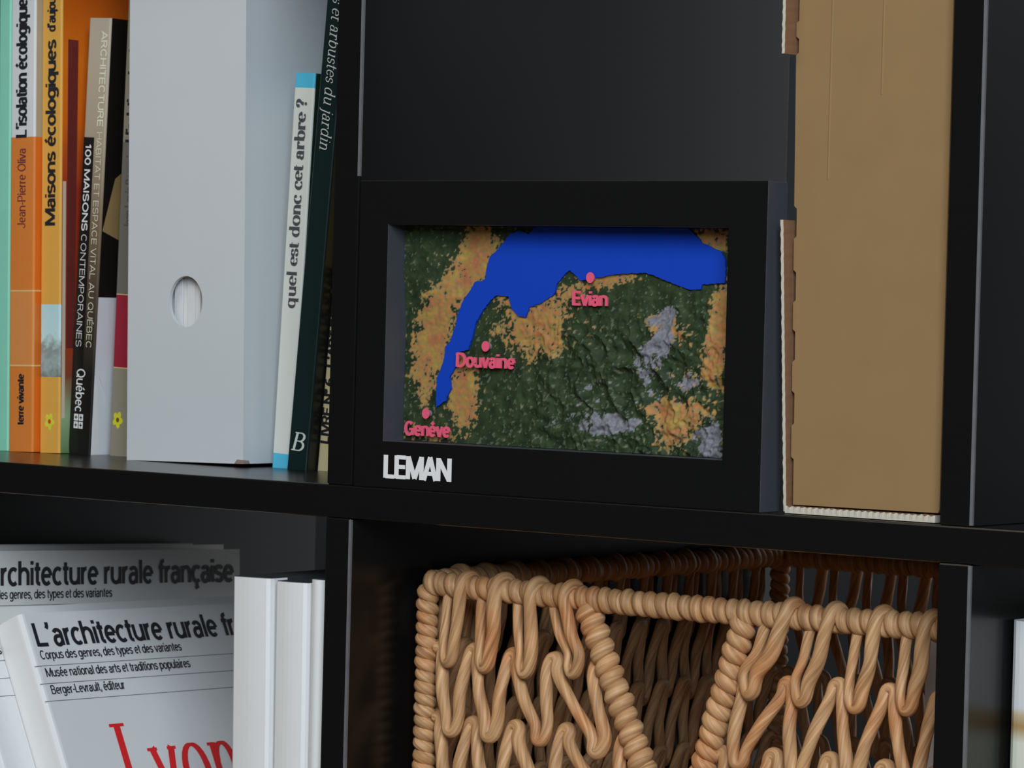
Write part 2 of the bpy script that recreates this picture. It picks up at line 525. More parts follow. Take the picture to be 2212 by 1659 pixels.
m_yel = mat('yellow_cover', (190, 141, 63), rough=0.4)
m_photo = ramp_mat('sky_and_tree_print', 'Z', [(.040, (128, 132, 118)), (.052, (92, 104, 90)), (.062, (138, 150, 150)), (.070, (118, 128, 124)), (.078, (165, 190, 212)), (.1, (150, 185, 216))], noise_amt=.022, nscale=260)
m_house = ramp_mat('orange_house_print', 'Z', [(0, (60, 96, 40)), (.03, (128, 150, 112)), (.055, (120, 62, 40)), (.075, (150, 52, 22)), (.16, (140, 44, 26)), (.20, (190, 90, 18)), (.235, (205, 100, 20)), (.275, (175, 78, 14)), (.3, (140, 62, 16))], noise_amt=.02, nscale=55)
m_dred = mat('dark_red_print', (92, 34, 30), vary=.25, scale=90)
m_palegr = mat('pale_edge_print', (176, 160, 140))
b = book('house_book', 'yellow spined house book with a small tree photo, beside the orange book', (-.3153, .100, 0), .0157, .285, .2, [m_yel, m_photo, m_house],
         [(.0434, 0, 2), (.0848, 1, 2), (.285, 0, 2)], lean=-1.3)
sans('title_lettering', "Maisons écologiques", m_ink, b, (.0114, 0, .1297), UPU, UPV, .1062, .0080, bold=.042)
sans('subtitle_lettering', "d'aujourd'hui", m_ink, b, (.0108, 0, .2400), UPU, UPV, .0345, .0064, bold=.045)
# the cover print: pale strip next to the spine and the dark red door of the picture
mb = MB()
x = .0157 + .0001
mb.quad((x, .0016, .02), (x, .0042, .02), (x, .0042, .155), (x, .0016, .155), 0)
mb.quad((x, .0050, .06), (x, .0116, .06), (x, .0136, .236), (x, .0052, .236), 1)
mb.build('cover_picture', [m_palegr, m_dred], b)


def flower(parent, cx, cz, r, petal, core):
    v, f, fm = [(cx, 0, cz)], [], []
    n = 40
    for i in range(n):
        a = 2 * pi * i / n
        rr = r * (0.62 + .38 * abs(cos(2.5 * a + .4)))
        v.append((cx + rr * cos(a), -.00012, cz + 1.25 * rr * sin(a)))
    v[0] = (cx, -.00012, cz)
    for i in range(n):
        f.append((0, 1 + (i + 1) % n, 1 + i)); fm.append(0)
    k = len(v)
    v += [(cx + r * .30 * cos(2 * pi * i / 16), -.0002, cz + r * .34 * sin(2 * pi * i / 16)) for i in range(16)]
    f.append(tuple(k + i for i in range(16))); fm.append(1)
    obj('flower_emblem', v, f, [petal, core], parent, fm)


m_lime = mat('lime_petal', (186, 180, 50), vary=.2, scale=400)
m_red = mat('red_dot', (176, 48, 24), vary=0)
m_yelp = mat('yellow_petal', (200, 186, 40), vary=.2, scale=400)
m_bro = mat('brown_dot', (96, 66, 20), vary=0)
flower(b, .0080, .0180, .0040, m_lime, m_red)

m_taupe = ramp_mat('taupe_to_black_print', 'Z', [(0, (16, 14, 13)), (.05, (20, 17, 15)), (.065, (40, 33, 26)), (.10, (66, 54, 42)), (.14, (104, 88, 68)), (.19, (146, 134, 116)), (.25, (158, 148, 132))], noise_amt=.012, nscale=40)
m_blk = mat('glossy_black_cover', (20, 17, 15), rough=0.3)
m_whi = mat('white_cover', (186, 187, 192), rough=0.35, coat=.3)
m_wink = mat('white_ink', (214, 214, 206), vary=0)
m_cink = mat('cream_ink', (196, 188, 168), vary=0)
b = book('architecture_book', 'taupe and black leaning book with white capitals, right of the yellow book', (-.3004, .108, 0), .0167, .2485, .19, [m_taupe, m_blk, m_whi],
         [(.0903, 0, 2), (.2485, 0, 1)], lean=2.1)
MB().quad((.0004, -.0001, .001), (.0085, -.0001, .001), (.0085, -.0001, .1808), (.0004, -.0001, .1808)).build('spine_panel', m_blk, b)
sans('title_lettering', "ARCHITECTURE", m_cink, b, (.0104, 0, .2412), DNU, DNV, .0545, .0046, bold=.026, lift=.0002)
sans('subtitle_lettering', "HABITAT ET ESPACE VITAL AU QUÉBEC", m_cink, b, (.0104, 0, .1838), DNU, DNV, .1223, .0042, lift=.0002)
sans('subject_lettering', "100 MAISONS", m_wink, b, (.0022, 0, .1770), DNU, DNV, .0495, .0044, bold=.028, lift=.0002)
sans('subject_lettering', "CONTEMPORAINES", m_wink, b, (.0022, 0, .1255), DNU, DNV, .0640, .0043, lift=.0002)
sans('region_lettering', "Québec", m_wink, b, (.0040, 0, .0490), DNU, DNV, .0245, .0066, bold=.006, lift=.0002)
mb = MB()
for i in range(2):
    for j in range(2):
        z1 = .0232 - i * .0044
        x0 = .0036 + j * .0038
        mb.quad((x0, -.0002, z1 - .0038), (x0 + .0032, -.0002, z1 - .0038), (x0 + .0032, -.0002, z1), (x0, -.0002, z1), 0)
        cx, cz = x0 + .0016, z1 - .0019
        for w_, h_ in ((.0003, .0012), (.0010, .0003)):
            mb.quad((cx - w_, -.0003, cz - h_), (cx + w_, -.0003, cz - h_), (cx + w_, -.0003, cz + h_), (cx - w_, -.0003, cz + h_), 1)
mb.build('flag_emblem', [m_wink, m_blk], b)
m_lg = mat('pale_blue_grey_print', (200, 203, 212))
m_kh = mat('khaki_print', (128, 104, 66), vary=.15)
x = .0168
MB().quad((x, .0016, .0), (x, .008, .0), (x, .004, .040), (x, .0016, .046)).quad((x, .0018, .05), (x, .0045, .046), (x, .011, .028), (x, .011, .034)).build('cover_streaks', m_lg, b)
MB().quad((x, .0016, .128), (x, .016, .123), (x, .016, .162), (x, .010, .158)).build('cover_print', m_kh, b)

m_tau2 = mat('grey_taupe_cover', (124, 118, 104), rough=0.45)
m_tau3 = mat('dark_grey_cover', (96, 94, 88), rough=0.45)
m_crim = mat('crimson_cover', (132, 32, 48), rough=0.4)
m_gink = mat('grey_ink', (70, 68, 64), vary=0)
b = book('soundproofing_book', 'grey spined book with a crimson band, half hidden behind the white file box', (-.2741, .114, 0), .0142, .285, .2, [m_tau2, m_crim, m_line, m_tau3],
         [(.0500, 0, 0), (.0505, 2, 2), (.0916, 1, 1), (.0921, 2, 2), (.178, 3, 3), (.285, 0, 0)], lean=1.5)
sans('title_lettering', "L'isolation phonique écologique", m_ink, b, (.0112, 0, .1775), UPU, UPV, .103, .0086, bold=.055)
sans('author_lettering', "Jean-Louis Beaumier", m_gink, b, (.0104, 0, .1290), UPU, UPV, .046, .0062, bold=.004)
flower(b, .0058, .0207, .0040, m_yelp, m_bro)

# -- white file box with a finger hole
m_wbox = mat('white_card', (170, 173, 175), rough=0.5, spec=0.5, vary=.02, scale=30, coat=.1)
m_scuff = mat('torn_card', (120, 104, 96))
fb = tag(empty('file_box', (-.2328, .085, 0), (0, radians(-1.25), 0)), 'tall white cardboard file box with an oval finger hole', 'box')
W_, H_, D_, t_ = .0857, .31, .25, .0022
hx, hz, hr, hzr = .0432, .0878, .0122, .0140
bm = bmesh.new()
N = 48
rect = []
for i in range(N):
    a = 2 * pi * i / N
    ca, sa = cos(a), sin(a)
    rect.append((ca, sa))
front, rear = [], []
def frame_pt(ca, sa):
    # from the hole's centre out to the panel's border
    k = []
    if ca > 1e-6: k.append((W_ - hx) / ca)
    if ca < -1e-6: k.append(-hx / ca)
    if sa > 1e-6: k.append((H_ - hz) / sa)
    if sa < -1e-6: k.append(-hz / sa)
    s = min(k)
    return hx + ca * s, hz + sa * s
angs = [2 * pi * i / N for i in range(N)] + [math.atan2(zz - hz, xx - hx) % (2 * pi) for xx in (0, W_) for zz in (0, H_)]
angs = sorted(set(angs))
V, F = [], []
n = len(angs)
for y in (0, t_):
    for a in angs: V.append((hx + hr * cos(a), y, hz + hzr * sin(a)))
    for a in angs:
        fx, fz = frame_pt(cos(a), sin(a)); V.append((fx, y, fz))
for i in range(n):
    j = (i + 1) % n
    F.append((n + i, i, j, n + j)[::-1])
    F.append((3 * n + i, 2 * n + i, 2 * n + j, 3 * n + j))
    F.append((i, j, 2 * n + j, 2 * n + i)[::-1])
    F.append((n + i, n + j, 3 * n + j, 3 * n + i))
bm.free()
obj('front_panel', V, F, m_wbox, fb)
MB().box(W_ - t_, W_, t_, D_, 0, H_).build('side_panel', m_wbox, fb)
MB().box(0, t_, t_, D_, 0, H_).build('side_panel', m_wbox, fb)
MB().box(t_, W_ - t_, D_ - t_, D_, 0, H_).build('back_panel', m_wbox, fb)
MB().box(t_, W_ - t_, t_, D_ - t_, 0, t_).build('bottom_panel', m_wbox, fb)
obj('torn_corner', [(W_ - .006, -.0004, 0), (W_ + .0006, -.0004, 0), (W_ + .0006, .005, 0), (W_ + .0002, -.0004, .0022), (W_ - .004, -.0004, .0024), (W_ + .0006, .004, .0018)],
    [(0, 1, 3, 4), (1, 2, 5, 3), (0, 4, 5, 2), (3, 5, 4), (0, 2, 1)], m_scuff, fb)
m_paper = mat('white_paper', (205, 205, 202), rough=.8, vary=.30, scale=260, stretch=(6, .05, .05))
m_paper2 = mat('cream_paper', (196, 190, 178), rough=.8, vary=.30, scale=260, stretch=(6, .05, .05))
px = .0045
k = 0
while px < W_ - .012:
    tk = random.choice((.0045, .006, .008, .0035))
    bo = empty('paper_booklet', fb.matrix_basis @ Vector((px, .006 + random.random() * .003, t_ + .0002)), (0, radians(-1.25), 0))
    tag(bo, 'white paper booklet standing inside the white file box', 'booklet', 'paper booklets inside the white file box')
    MB().box(0, tk * .92, 0, .21, 0, .27).build('leaves', m_paper if k % 3 else m_paper2, bo)
    px += tk
    k += 1

# -- tree book, shrub book, numbered book
m_grn_w = mat('grey_white_spine', (186, 188, 182), rough=0.35, coat=.3)
m_cyan = mat('cyan_band', (70, 160, 190), rough=0.35, coat=.2)
m_dkgr = mat('dark_green_side', (24, 40, 28), rough=.4)
m_slate = mat('slate_ink', (62, 64, 66), vary=0)
b = book('tree_book', 'pale spined tree guide with a cyan top band, leaning on the white file box', (-.1397, .100, 0), .0140, .2140, .14, [m_grn_w, m_cyan, m_dkgr],
         [(.0082, 1, 2), (.2060, 0, 2), (.2140, 1, 2)], lean=2.7)
serif('title_lettering', 'quel est donc cet arbre ?', m_slate, b, (.0098, 0, .0870), UPU, UPV, .1130, .0070, thick=.085, thin=.024)
m_bottle = mat('bottle_green_cover', (14, 30, 30), rough=0.32, coat=.25)
m_black2 = mat('black_cover', (18, 18, 18), rough=0.35)
m_silver = mat('silver_ink', (176, 180, 176), vary=0)
b = book('shrub_book', 'dark bottle green book with silver italics, leaning towards the divider', (-.1222, .092, 0), .0139, .275, .2, [m_bottle, m_black2], [(.275, 0, 1)], lean=4.6)
serif('title_lettering', 'Arbres et arbustes du jardin', m_silver, b, (.0046, 0, .2760), DNU, DNV, .1030, .0074, shear=.25, thick=.036, thin=.016)
serif('publisher_emblem', 'B', m_silver, b, (.0022, 0, .0110), (1, 0, 0), (0, 0, 1), .0084, .0098, shear=.22, thick=.05, thin=.02)
m_cream = ramp_mat('cream_to_yellow_print', 'Z', [(0, (178, 168, 132)), (.08, (176, 166, 126)), (.095, (184, 164, 70)), (.2, (150, 140, 100))], rough=.5)
b = book('numbered_book', 'narrow cream book with black capitals, beside the bookcase divider', (-.1076, .1000, 0), .0100, .245, .2, [m_cream], [(.245, 0, 0)], lean=4.6)
sans('title_lettering', "LIVRE N° 6 · L'ART DE BÂTIR", m_ink, b, (.0066, 0, .0150), UPU, UPV, .095, .0058, bold=.045)

# -- lower left cell: large rural architecture volumes
BZ = -PER
m_gl = mat('glossy_grey_white_jacket', (198, 200, 204), rough=0.18, spec=.5, coat=.5, vary=.02)
m_gl2 = mat('white_jacket_paper', (196, 202, 214), rough=0.3, spec=.5, coat=.3, vary=.02)
m_gl3 = mat('cream_jacket_paper', (214, 208, 190), rough=0.35, coat=.2, vary=.02)
m_redi = mat('red_ink', (196, 26, 30), vary=0)


def jacket_text(root, t, h, last=None):
    x = t
    def at(u, v): return (x, u, h - v)
    sans('title_lettering', "L'architecture rurale française", m_ink, root, at(.0064, .0195), CVU, CVV, .2190, .0137, bold=.027)
    sans('subtitle_lettering', "Corpus des genres, des types et des variantes", m_ink, root, at(.0064, .0270), CVU, CVV, .1125, .0052, bold=.018)
    if last:
        sans('museum_lettering', "Musée national des arts et traditions populaires", m_ink, root, at(.0068, .0373), CVU, CVV, .1150, .0052, bold=.018)
        sans('publisher_lettering', "Berger-Levrault, éditeur", m_ink, root, at(.0070, .0473), CVU, CVV, .0575, .0052, bold=.018)
    mb = MB()
    for v in (.0306, .0409, .0510):
        mb.quad(at(.0, v + .0003), at(.225, v + .0003), at(.225, v), at(.0, v))
    o = mb.build('ruled_lines', m_ink, root)
    for p in o.data.vertices: p.co.x += .0001
    if last:
        serif('region_lettering', last, m_redi, root, at(.0430, .1150), CVU, CVV, .176, .0480, thick=.058, thin=.014)


def vol(name, label, ctop, t, h, d, lean, rx, m, last, dx=0.0):
    th = radians(lean)
    rot = Matrix.Rotation(th, 4, 'Y') @ Matrix.Rotation(rx, 4, 'X')
    loc = Vector(ctop) - (rot @ Vector((t, 0, h)))
    r = book(name, label, loc, t, h, d, [m], [(h, 0, 0)], rnd=.0035)
    r.rotation_euler = rot.to_euler()
    jacket_text(r, t, h, last)
    return r, loc


# heights chosen so that the low corner stands on the shelf
vol('architecture_volume', 'large grey-white volume with a wide black title, standing behind the leaning one', (-.3036, .030, -.0530), .024, .2895, .231, -4.0, radians(-2.0), m_gl, None)
r_, l_ = vol('architecture_volume', 'leaning white volume with red serif letters on its cover', (-.2587, .030, -.0845), .0222, .2800, .231, -25.5, radians(-1.2), m_gl2, 'Lyonnais')
vol('architecture_volume', 'cream volume showing only a ruled strip at the left edge, behind the red lettered one', (-.2843, .0076, -.0830), .0140, .2850, .231, -25.5, radians(-1.0), m_gl3, None)

for xc, t, d, lb in ((-.3292, .0120, .2450, 'white volume showing only its long top edge just behind the grey-white one'),
                     (-.3418, .0070, .2310, 'thinnest white volume, its top edge rearmost behind the two large ones')):
    th = radians(-4.0)
    rot = Matrix.Rotation(th, 4, 'Y') @ Matrix.Rotation(radians(-2.0), 4, 'X')
    r = book('architecture_volume', lb, Vector((xc, .030, -.0518)) - (rot @ Vector((t, 0, .2905))), t, .2905, d, [m_gl2], [(.2905, 0, 0)], rnd=.003)
    r.rotation_euler = rot.to_euler()

m_dk = mat('charcoal_board', (44, 46, 50), rough=.5)
m_wj = mat('white_slip_jacket', (214, 212, 204), rough=0.45, coat=.15, vary=.02)
for (x0, t, h, ln_, lb) in ((-.0782, .0258, .3005, -.018, 'thick blank white spined book, leftmost of the three by the divider'),
                            (-.0518, .0216, .3000, -.010, 'blank white spined book in the middle of the three by the divider'),
                            (-.0296, .0102, .3025, -.006, 'thinnest blank white spined book, touching the divider')):
    r = empty('white_spined_book', (x0, .006, BZ), (0, ln_, 0))
    tag(r, lb, 'book', 'blank white spined books in the lower left cell')
    bw = .0016
    V, F = [], []
    prof = [(0, .014), (0, .004), (.0006, .0015), (.0022, .0002)] + [(.0022 + (t - .0044) * i / 6, -.0008 * sin(pi * i / 6) + .0002) for i in range(1, 6)] + [(t - .0022, .0002), (t - .0006, .0015), (t, .004), (t, .014)]
    n = len(prof)
    for z in (0, h): V += [(p[0], p[1], z) for p in prof]
    for i in range(n - 1): F.append((i, i + 1, n + i + 1, n + i))
    k = len(V)
    ip = [(t - .0004, .014), (t - .0004, .0022), (.0004, .0022), (.0004, .014)]
    for z in (0, h): V += [(p[0], p[1], z) for p in ip]
    for i in range(3): F.append((k + i, k + i + 1, k + i + 5, k + i + 4))
    F.append(tuple(range(n, 2 * n)) + (k + 4, k + 5, k + 6, k + 7))
    F.append(tuple(range(n - 1, -1, -1)) + (k + 3, k + 2, k + 1, k))
    obj('jacket', V, F, m_wj, r)
    MB().box(.0005, t - .0005, .0024, .168, .0005, h + .0003).build('book_block', m_dk, r)

# ------------------------------------------------------------------ map frame
m_fr = mat('black_frame_paint', (12, 12, 12), rough=0.7, spec=.08, vary=.06, scale=80, k=0.62)
fr = tag(empty('relief_map_frame', (.0010, -.0005, 0)), 'black shadow-box frame with a blue lake relief map, beside the cardboard box', 'picture frame')
FW, FH, FD = .2402, .1512, .0165
ox0, ox1, oz0, oz1 = .0184, .2190, .0231, .1298
V = []
for y in (0, FD):
    V += [(0, y, 0), (FW, y, 0), (FW, y, FH), (0, y, FH), (ox0, y, oz0), (ox1, y, oz0), (ox1, y, oz1), (ox0, y, oz1)]
F = []
for i in range(4):
    j = (i + 1) % 4
    F += [(i, j, 4 + j, 4 + i), (8 + j, 8 + i, 12 + i, 12 + j), (j, i, 8 + i, 8 + j), (4 + i, 4 + j, 12 + j, 12 + i)]
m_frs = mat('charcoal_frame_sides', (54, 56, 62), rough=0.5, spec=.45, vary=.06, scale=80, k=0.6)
obj('frame_body', V, F, [m_fr, m_frs], fr, fm=[0, 0, 1, 1] * 4, bevel=.0004)
MB().box(ox0 - .003, ox1 + .003, FD + .0002, FD + .0022, oz0 - .003, oz1 + .003).build('backing_board', m_fr, fr)

LAKE = [(0.1002, 0.1309), (0.095, 0.1259), (0.0894, 0.1277), (0.0835, 0.126), (0.0811, 0.1229), (0.077, 0.119), (0.0715, 0.114), (0.0697, 0.1077), (0.0698, 0.1047), (0.0676, 0.1029), (0.0633, 0.1026), (0.0597, 0.0976), (0.0556, 0.0923), (0.0532, 0.0868), (0.0517, 0.0804), (0.0487, 0.0729), (0.0457, 0.0703), (0.0453, 0.0643), (0.0426, 0.0581), (0.0409, 0.0549), (0.0406, 0.0471), (0.0408, 0.0401), (0.0465, 0.0439), (0.0498, 0.0502), (0.0487, 0.0551), (0.0512, 0.0591), (0.0537, 0.0619), (0.0538, 0.0678), (0.0598, 0.0691), (0.0622, 0.0755), (0.0637, 0.0816), (0.0664, 0.0855), (0.0686, 0.0889), (0.073, 0.0935), (0.0766, 0.0961), (0.0839, 0.0958), (0.0858, 0.09), (0.0907, 0.0861), (0.0943, 0.0857), (0.0967, 0.0907), (0.1028, 0.0926), (0.1109, 0.0968), (0.1127, 0.1021), (0.1183, 0.108), (0.1202, 0.1089), (0.1233, 0.1069), (0.1269, 0.1041), (0.1302, 0.1046), (0.1375, 0.1058), (0.1466, 0.1075), (0.1589, 0.1082), (0.1637, 0.1084), (0.169, 0.1074), (0.1744, 0.1054), (0.1805, 0.1035), (0.1853, 0.1021), (0.19, 0.1009), (0.196, 0.1012), (0.1967, 0.1034), (0.2024, 0.1041), (0.2093, 0.1044), (0.2096, 0.1104), (0.2092, 0.1151), (0.2065, 0.119), (0.2029, 0.12), (0.1992, 0.1219), (0.1958, 0.1227), (0.1944, 0.1246), (0.1915, 0.1266), (0.1867, 0.1309)]
FXO = .0010


def seg_d(px, pz, a, b):
    dx, dz = b[0] - a[0], b[1] - a[1]
    t = ((px - a[0]) * dx + (pz - a[1]) * dz) / (dx * dx + dz * dz)
    t = min(1, max(0, t))
    return math.hypot(px - a[0] - t * dx, pz - a[1] - t * dz)


def inside(px, pz):
    c = False
    j = len(LAKE) - 1
    for i in range(len(LAKE)):
        xi, zi = LAKE[i]; xj, zj = LAKE[j]
        if (zi > pz) != (zj > pz) and px < (xj - xi) * (pz - zi) / (zj - zi) + xi:
            c = not c
        j = i
    return c


def fbm(x, y, s, o=4, seed=0.0):
    return noise.fractal(Vector((x * s, y * s, seed)), 0.9, 2.1, o)


# ochre farmland (x, z, rx, rz, weight) and bare grey rock on the green land
OCH = [(.066, .124, .012, .009, 1.0), (.062, .112, .012, .010, 1.1), (.052, .100, .014, .011, 1.0), (.040, .088, .012, .010, 1.0), (.034, .075, .014, .012, .75), (.030, .058, .009, .014, .8),
       (.040, .070, .008, .012, .7), (.056, .053, .011, .014, 1.25), (.058, .038, .009, .009, 1.0), (.036, .026, .018, .004, .9), (.080, .093, .010, .005, .8), (.100, .088, .014, .006, .85), (.118, .098, .014, .007, .85),
       (.137, .1035, .012, .004, .9), (.152, .106, .012, .003, .9), (.090, .080, .010, .008, .6), (.105, .075, .009, .008, .6), (.075, .079, .006, .006, .5), (.200, .1235, .011, .008, 1.2), (.208, .088, .007, .022, 1.3), (.205, .066, .006, .012, 1.0),
       (.181, .080, .013, .007, .95), (.171, .086, .010, .005, .6), (.184, .035, .013, .011, 1.15), (.197, .044, .012, .006, .9), (.171, .045, .009, .004, .8), (.192, .060, .010, .006, .6), (.180, .048, .005, .010, .6), (.120, .080, .02, .01, .35)]
OCH += [(.088, .076, .012, .010, .45), (.108, .086, .012, .008, .45), (.098, .066, .010, .006, .5), (.112, .072, .006, .006, .6), (.034, .045, .010, .012, .45)]
ROCK = [(.176, .088, .009, .006, 1.1), (.177, .076, .007, .006, 1.0), (.168, .070, .01, .008, .5), (.205, .031, .008, .010, 1.3), (.150, .036, .010, .005, .75), (.193, .058, .010, .006, .7), (.130, .050, .02, .012, .35), (.165, .056, .02, .014, .45), (.14, .036, .03, .006, .5)]
GRID = (360, 196)
m_rel = attr_mat('relief_map_print', rough=.7, spec=.25)
V, C, F = [], [], []
NX, NZ = GRID
for k in range(NZ + 1):
    for i in range(NX + 1):
        x = ox0 + .0002 + (ox1 - ox0 - .0004) * i / NX
        z = oz0 + .0002 + (oz1 - oz0 - .0004) * k / NZ
        X_, Z_ = x + FXO, z
        o = sum(w_ * math.exp(-(((X_ - a) / rx) ** 2 + ((Z_ - c) / rz) ** 2)) for a, c, rx, rz, w_ in OCH)
        g = sum(w_ * math.exp(-(((X_ - a) / rx) ** 2 + ((Z_ - c) / rz) ** 2)) for a, c, rx, rz, w_ in ROCK)
        n1 = fbm(X_, Z_, 170, 5, 1.0)
        n2 = fbm(X_, Z_, 480, 4, 5.0)
        n3 = fbm(X_, Z_, 900, 2, 9.0)
        ov = o * .9 + .38 * n1 + .55 * n2 + .14 * n3 - .60
        gv = g + .45 * n1 - .25 * n2 - .62
        v2 = max(0, min(1, .5 + .5 * n2))
        dk = (34 + 14 * n1, 46 + 14 * n1 + 6 * n3, 26 + 8 * n1)
        if n2 > .50 - .12 * min(1, max(0, (.10 - Z_) / .05)): dk = (70, 78, 62)
        if gv > 0: c_ = (98 + 26 * n3, 98 + 24 * n3, 104 + 24 * n3)
        elif ov > .16: c_ = (134 + 22 * n2, 99 + 20 * n1, 57 + 18 * n3)
        elif ov > 0: c_ = (112 + 20 * n3, 98 + 18 * n3, 66)
        else: c_ = dk
        # height of the land above the sheet
        mtn = max(0.0, min(1.0, (X_ - .075) / .06)) * max(0.0, min(1.0, (.105 - Z_) / .03))
        jura = max(0.0, min(1.0, (.055 - X_) / .02)) * max(0.0, min(1.0, (Z_ - .085 + (X_ - .02) * .3) / .02))
        ridge = 1 - abs(fbm(X_, Z_, 55, 4, 3.0))
        hgt = mtn * (.0004 + .0060 * max(0, ridge - .25) ** 1.5) + jura * .0030 * (.6 + .4 * ridge) + .00025 * n2
        V.append((x, FD - .0008 - max(0.0, hgt), z))
        C += [*(alb(*[max(0, min(255, q)) for q in c_])[:3]), 1.0]
for k in range(NZ):
    for i in range(NX):
        a = k * (NX + 1) + i
        F.append((a, a + 1, a + NX + 2, a + NX + 1))
rel = obj('relief_land', V, F, m_rel, fr, smooth=True)
ca = rel.data.color_attributes.new('print', 'FLOAT_COLOR', 'POINT')
ca.data.foreach_set('color', C)
m_lake = mat('lake_blue_print', (6, 50, 150), rough=.55, spec=.3, vary=.03)
# subdivide the shore for a crisp, slightly ragged outline
SH = []
for i in range(len(LAKE)):
    a, b_ = LAKE[i], LAKE[(i + 1) % len(LAKE)]
    q = max(1, int(math.hypot(b_[0] - a[0], b_[1] - a[1]) / .0012))
    for s in range(q):
        f_ = s / q
        x, z = a[0] + (b_[0] - a[0]) * f_, a[1] + (b_[1] - a[1]) * f_
        j = .00045 * (1 if z < .129 else 0)
        x += j * noise.noise(Vector((x * 900, z * 900, 2)))
        z += j * noise.noise(Vector((x * 900, z * 900, 7)))
        SH.append((x - FXO, min(z, oz1 - .0003)))
prism('lake', SH, FD - .0022, FD - .0010, m_lake, fr)
MB().box(.0315, .0328, FD - .0016, FD - .0010, .0892, .0912).build('pond', m_lake, fr)

m_pink = mat('coral_pink_lettering', (226, 74, 98), vary=.02, rough=.5)
m_leman = mat('white_lettering', (206, 212, 214), vary=.02)


def disc(name, cx, cz, r, y0, y1, m, parent):
    return prism(name, [(cx + r * cos(2 * pi * i / 28), cz + r * 1.12 * sin(2 * pi * i / 28)) for i in range(28)], y0, y1, m, parent)


m_shadow_post = mat('shadow_grey', (110, 108, 118), rough=.5)  # grey posts added behind the discs, drawing the grey shadow beside them
LY = .0128
for s, x0, x1, z0, cap, px_, pz_ in (('Genève', .0230, .0520, .0262, .0068, .0361, .0371), ('Douvaine', .0544, .0907, .0610, .0068, .0721, .0712), ('Evian', .1238, .1447, .0925, .0068, .1338, .1056)):
    sans('town_lettering', s, m_pink, fr, (x0 - FXO, LY, z0 - .0002), (1, 0, 0), (0, 0, 1), x1 - x0, cap, bold=.040, thick=.0008)
    disc('town_marker', px_ - FXO, pz_, .0023, LY - .0006, LY, m_pink, fr)
    disc('marker_shadow_post', px_ - FXO, pz_, .0014, LY, FD - .0006, m_shadow_post, fr)
sans('title_lettering', 'LEMAN', m_leman, fr, (.0201 - FXO, 0, .0050), (1, 0, 0), (0, 0, 1), .0433, .0113, bold=.060, thick=.0003)

# ------------------------------------------------------------------ cardboard mailer
m_card = mat('brown_cardboard', (119, 95, 64), rough=.85, spec=.15, vary=.07, scale=45, bump=.05)
m_core = mat('pale_cardboard_cut_edge', (164, 156, 142), rough=.9, spec=.1, vary=.2, scale=700)
m_inside = mat('cardboard_inside', (112, 82, 60), rough=.9, spec=.1)  # browner tone for the faces of the loose sheets
cb = tag(empty('cardboard_box', (.2476, .008, 0)), 'tall plain brown cardboard box standing between the map frame and the divider', 'box')
cw, ch, cd = .0826, .325, .24
pts = [(.0040, .0042)]
# left border with tabs
tabs = [(.0042, .090), ]
bord = [(.0042, .0042), (cw, .0046), (cw - .0008, ch), (0.0002, ch)]
left = []
for z0, z1 in ((.222, .216), (.209, .150), (.115, .102), (.090, .076), (.062, .046), (.036, .022)):
    left += [(z0, 1), (z1, 1)]
path = []
z = ch
zs = [(.2230, .2170), (.2085, .1400), (.1250, .1110), (.0960, .0840), (.0690, .0560), (.0400, .0260)]
for a, c_ in zs:
    path += [(.0018, a + .0012), (.0004, a), (.0004, c_), (.0018, c_ - .0012)]
LE = lambda z: .0044 - .0172 * z if z < .24 else .0003
path = [(x + LE(z), z) for x, z in path]
poly = [(.0018 + LE(.0042), .0042), (cw - .0006, .0046), (cw, .0060), (cw, ch), (.0018 + LE(ch), ch)] + path
prism('box_front', poly, 0, .003, m_card, cb)
MB().box(.0070, cw - .0004, .0032, cd, .0042, ch - .003).build('box_body', m_card, cb)
# left side sheet whose cut edge stands proud of the front
def flap(name, z0, z1, xa, xb, ya, yb):
    """upright sheet from (xa, ya) at its foot to (xb, yb) at its head"""
    V, F, FM = [], [], []
    n = 60
    for i in range(n + 1):
        q = i / n
        z = z0 + (z1 - z0) * q
        x, y = xa + (xb - xa) * q, ya + (yb - ya) * q
        wob = .00018 * sin(i * 2.4) + .00012 * noise.noise(Vector((z * 400, 1, 0)))
        V += [(x + wob, y, z), (x + .0016 + wob * .5, y - .0001, z), (x + .0018, .016, z), (x, .016, z)]
    for i in range(n):
        a = i * 4
        for q, m in (((0, 1, 5, 4), 0), ((1, 2, 6, 5), 1), ((2, 3, 7, 6), 1), ((3, 0, 4, 7), 1)):
            F.append(tuple(a + k for k in q)); FM.append(m)
    F += [(3, 2, 1, 0), tuple(n * 4 + k for k in (0, 1, 2, 3))]
    FM += [0, 0]
    return obj(name, V, F, [m_core, m_inside], cb, FM)


flap('side_flap', .0010, .1335, .0022, -.0008, -.0018, -.0062)
flap('side_flap', .2088, .322, -.0014, -.0016, -.0080, -.0084)
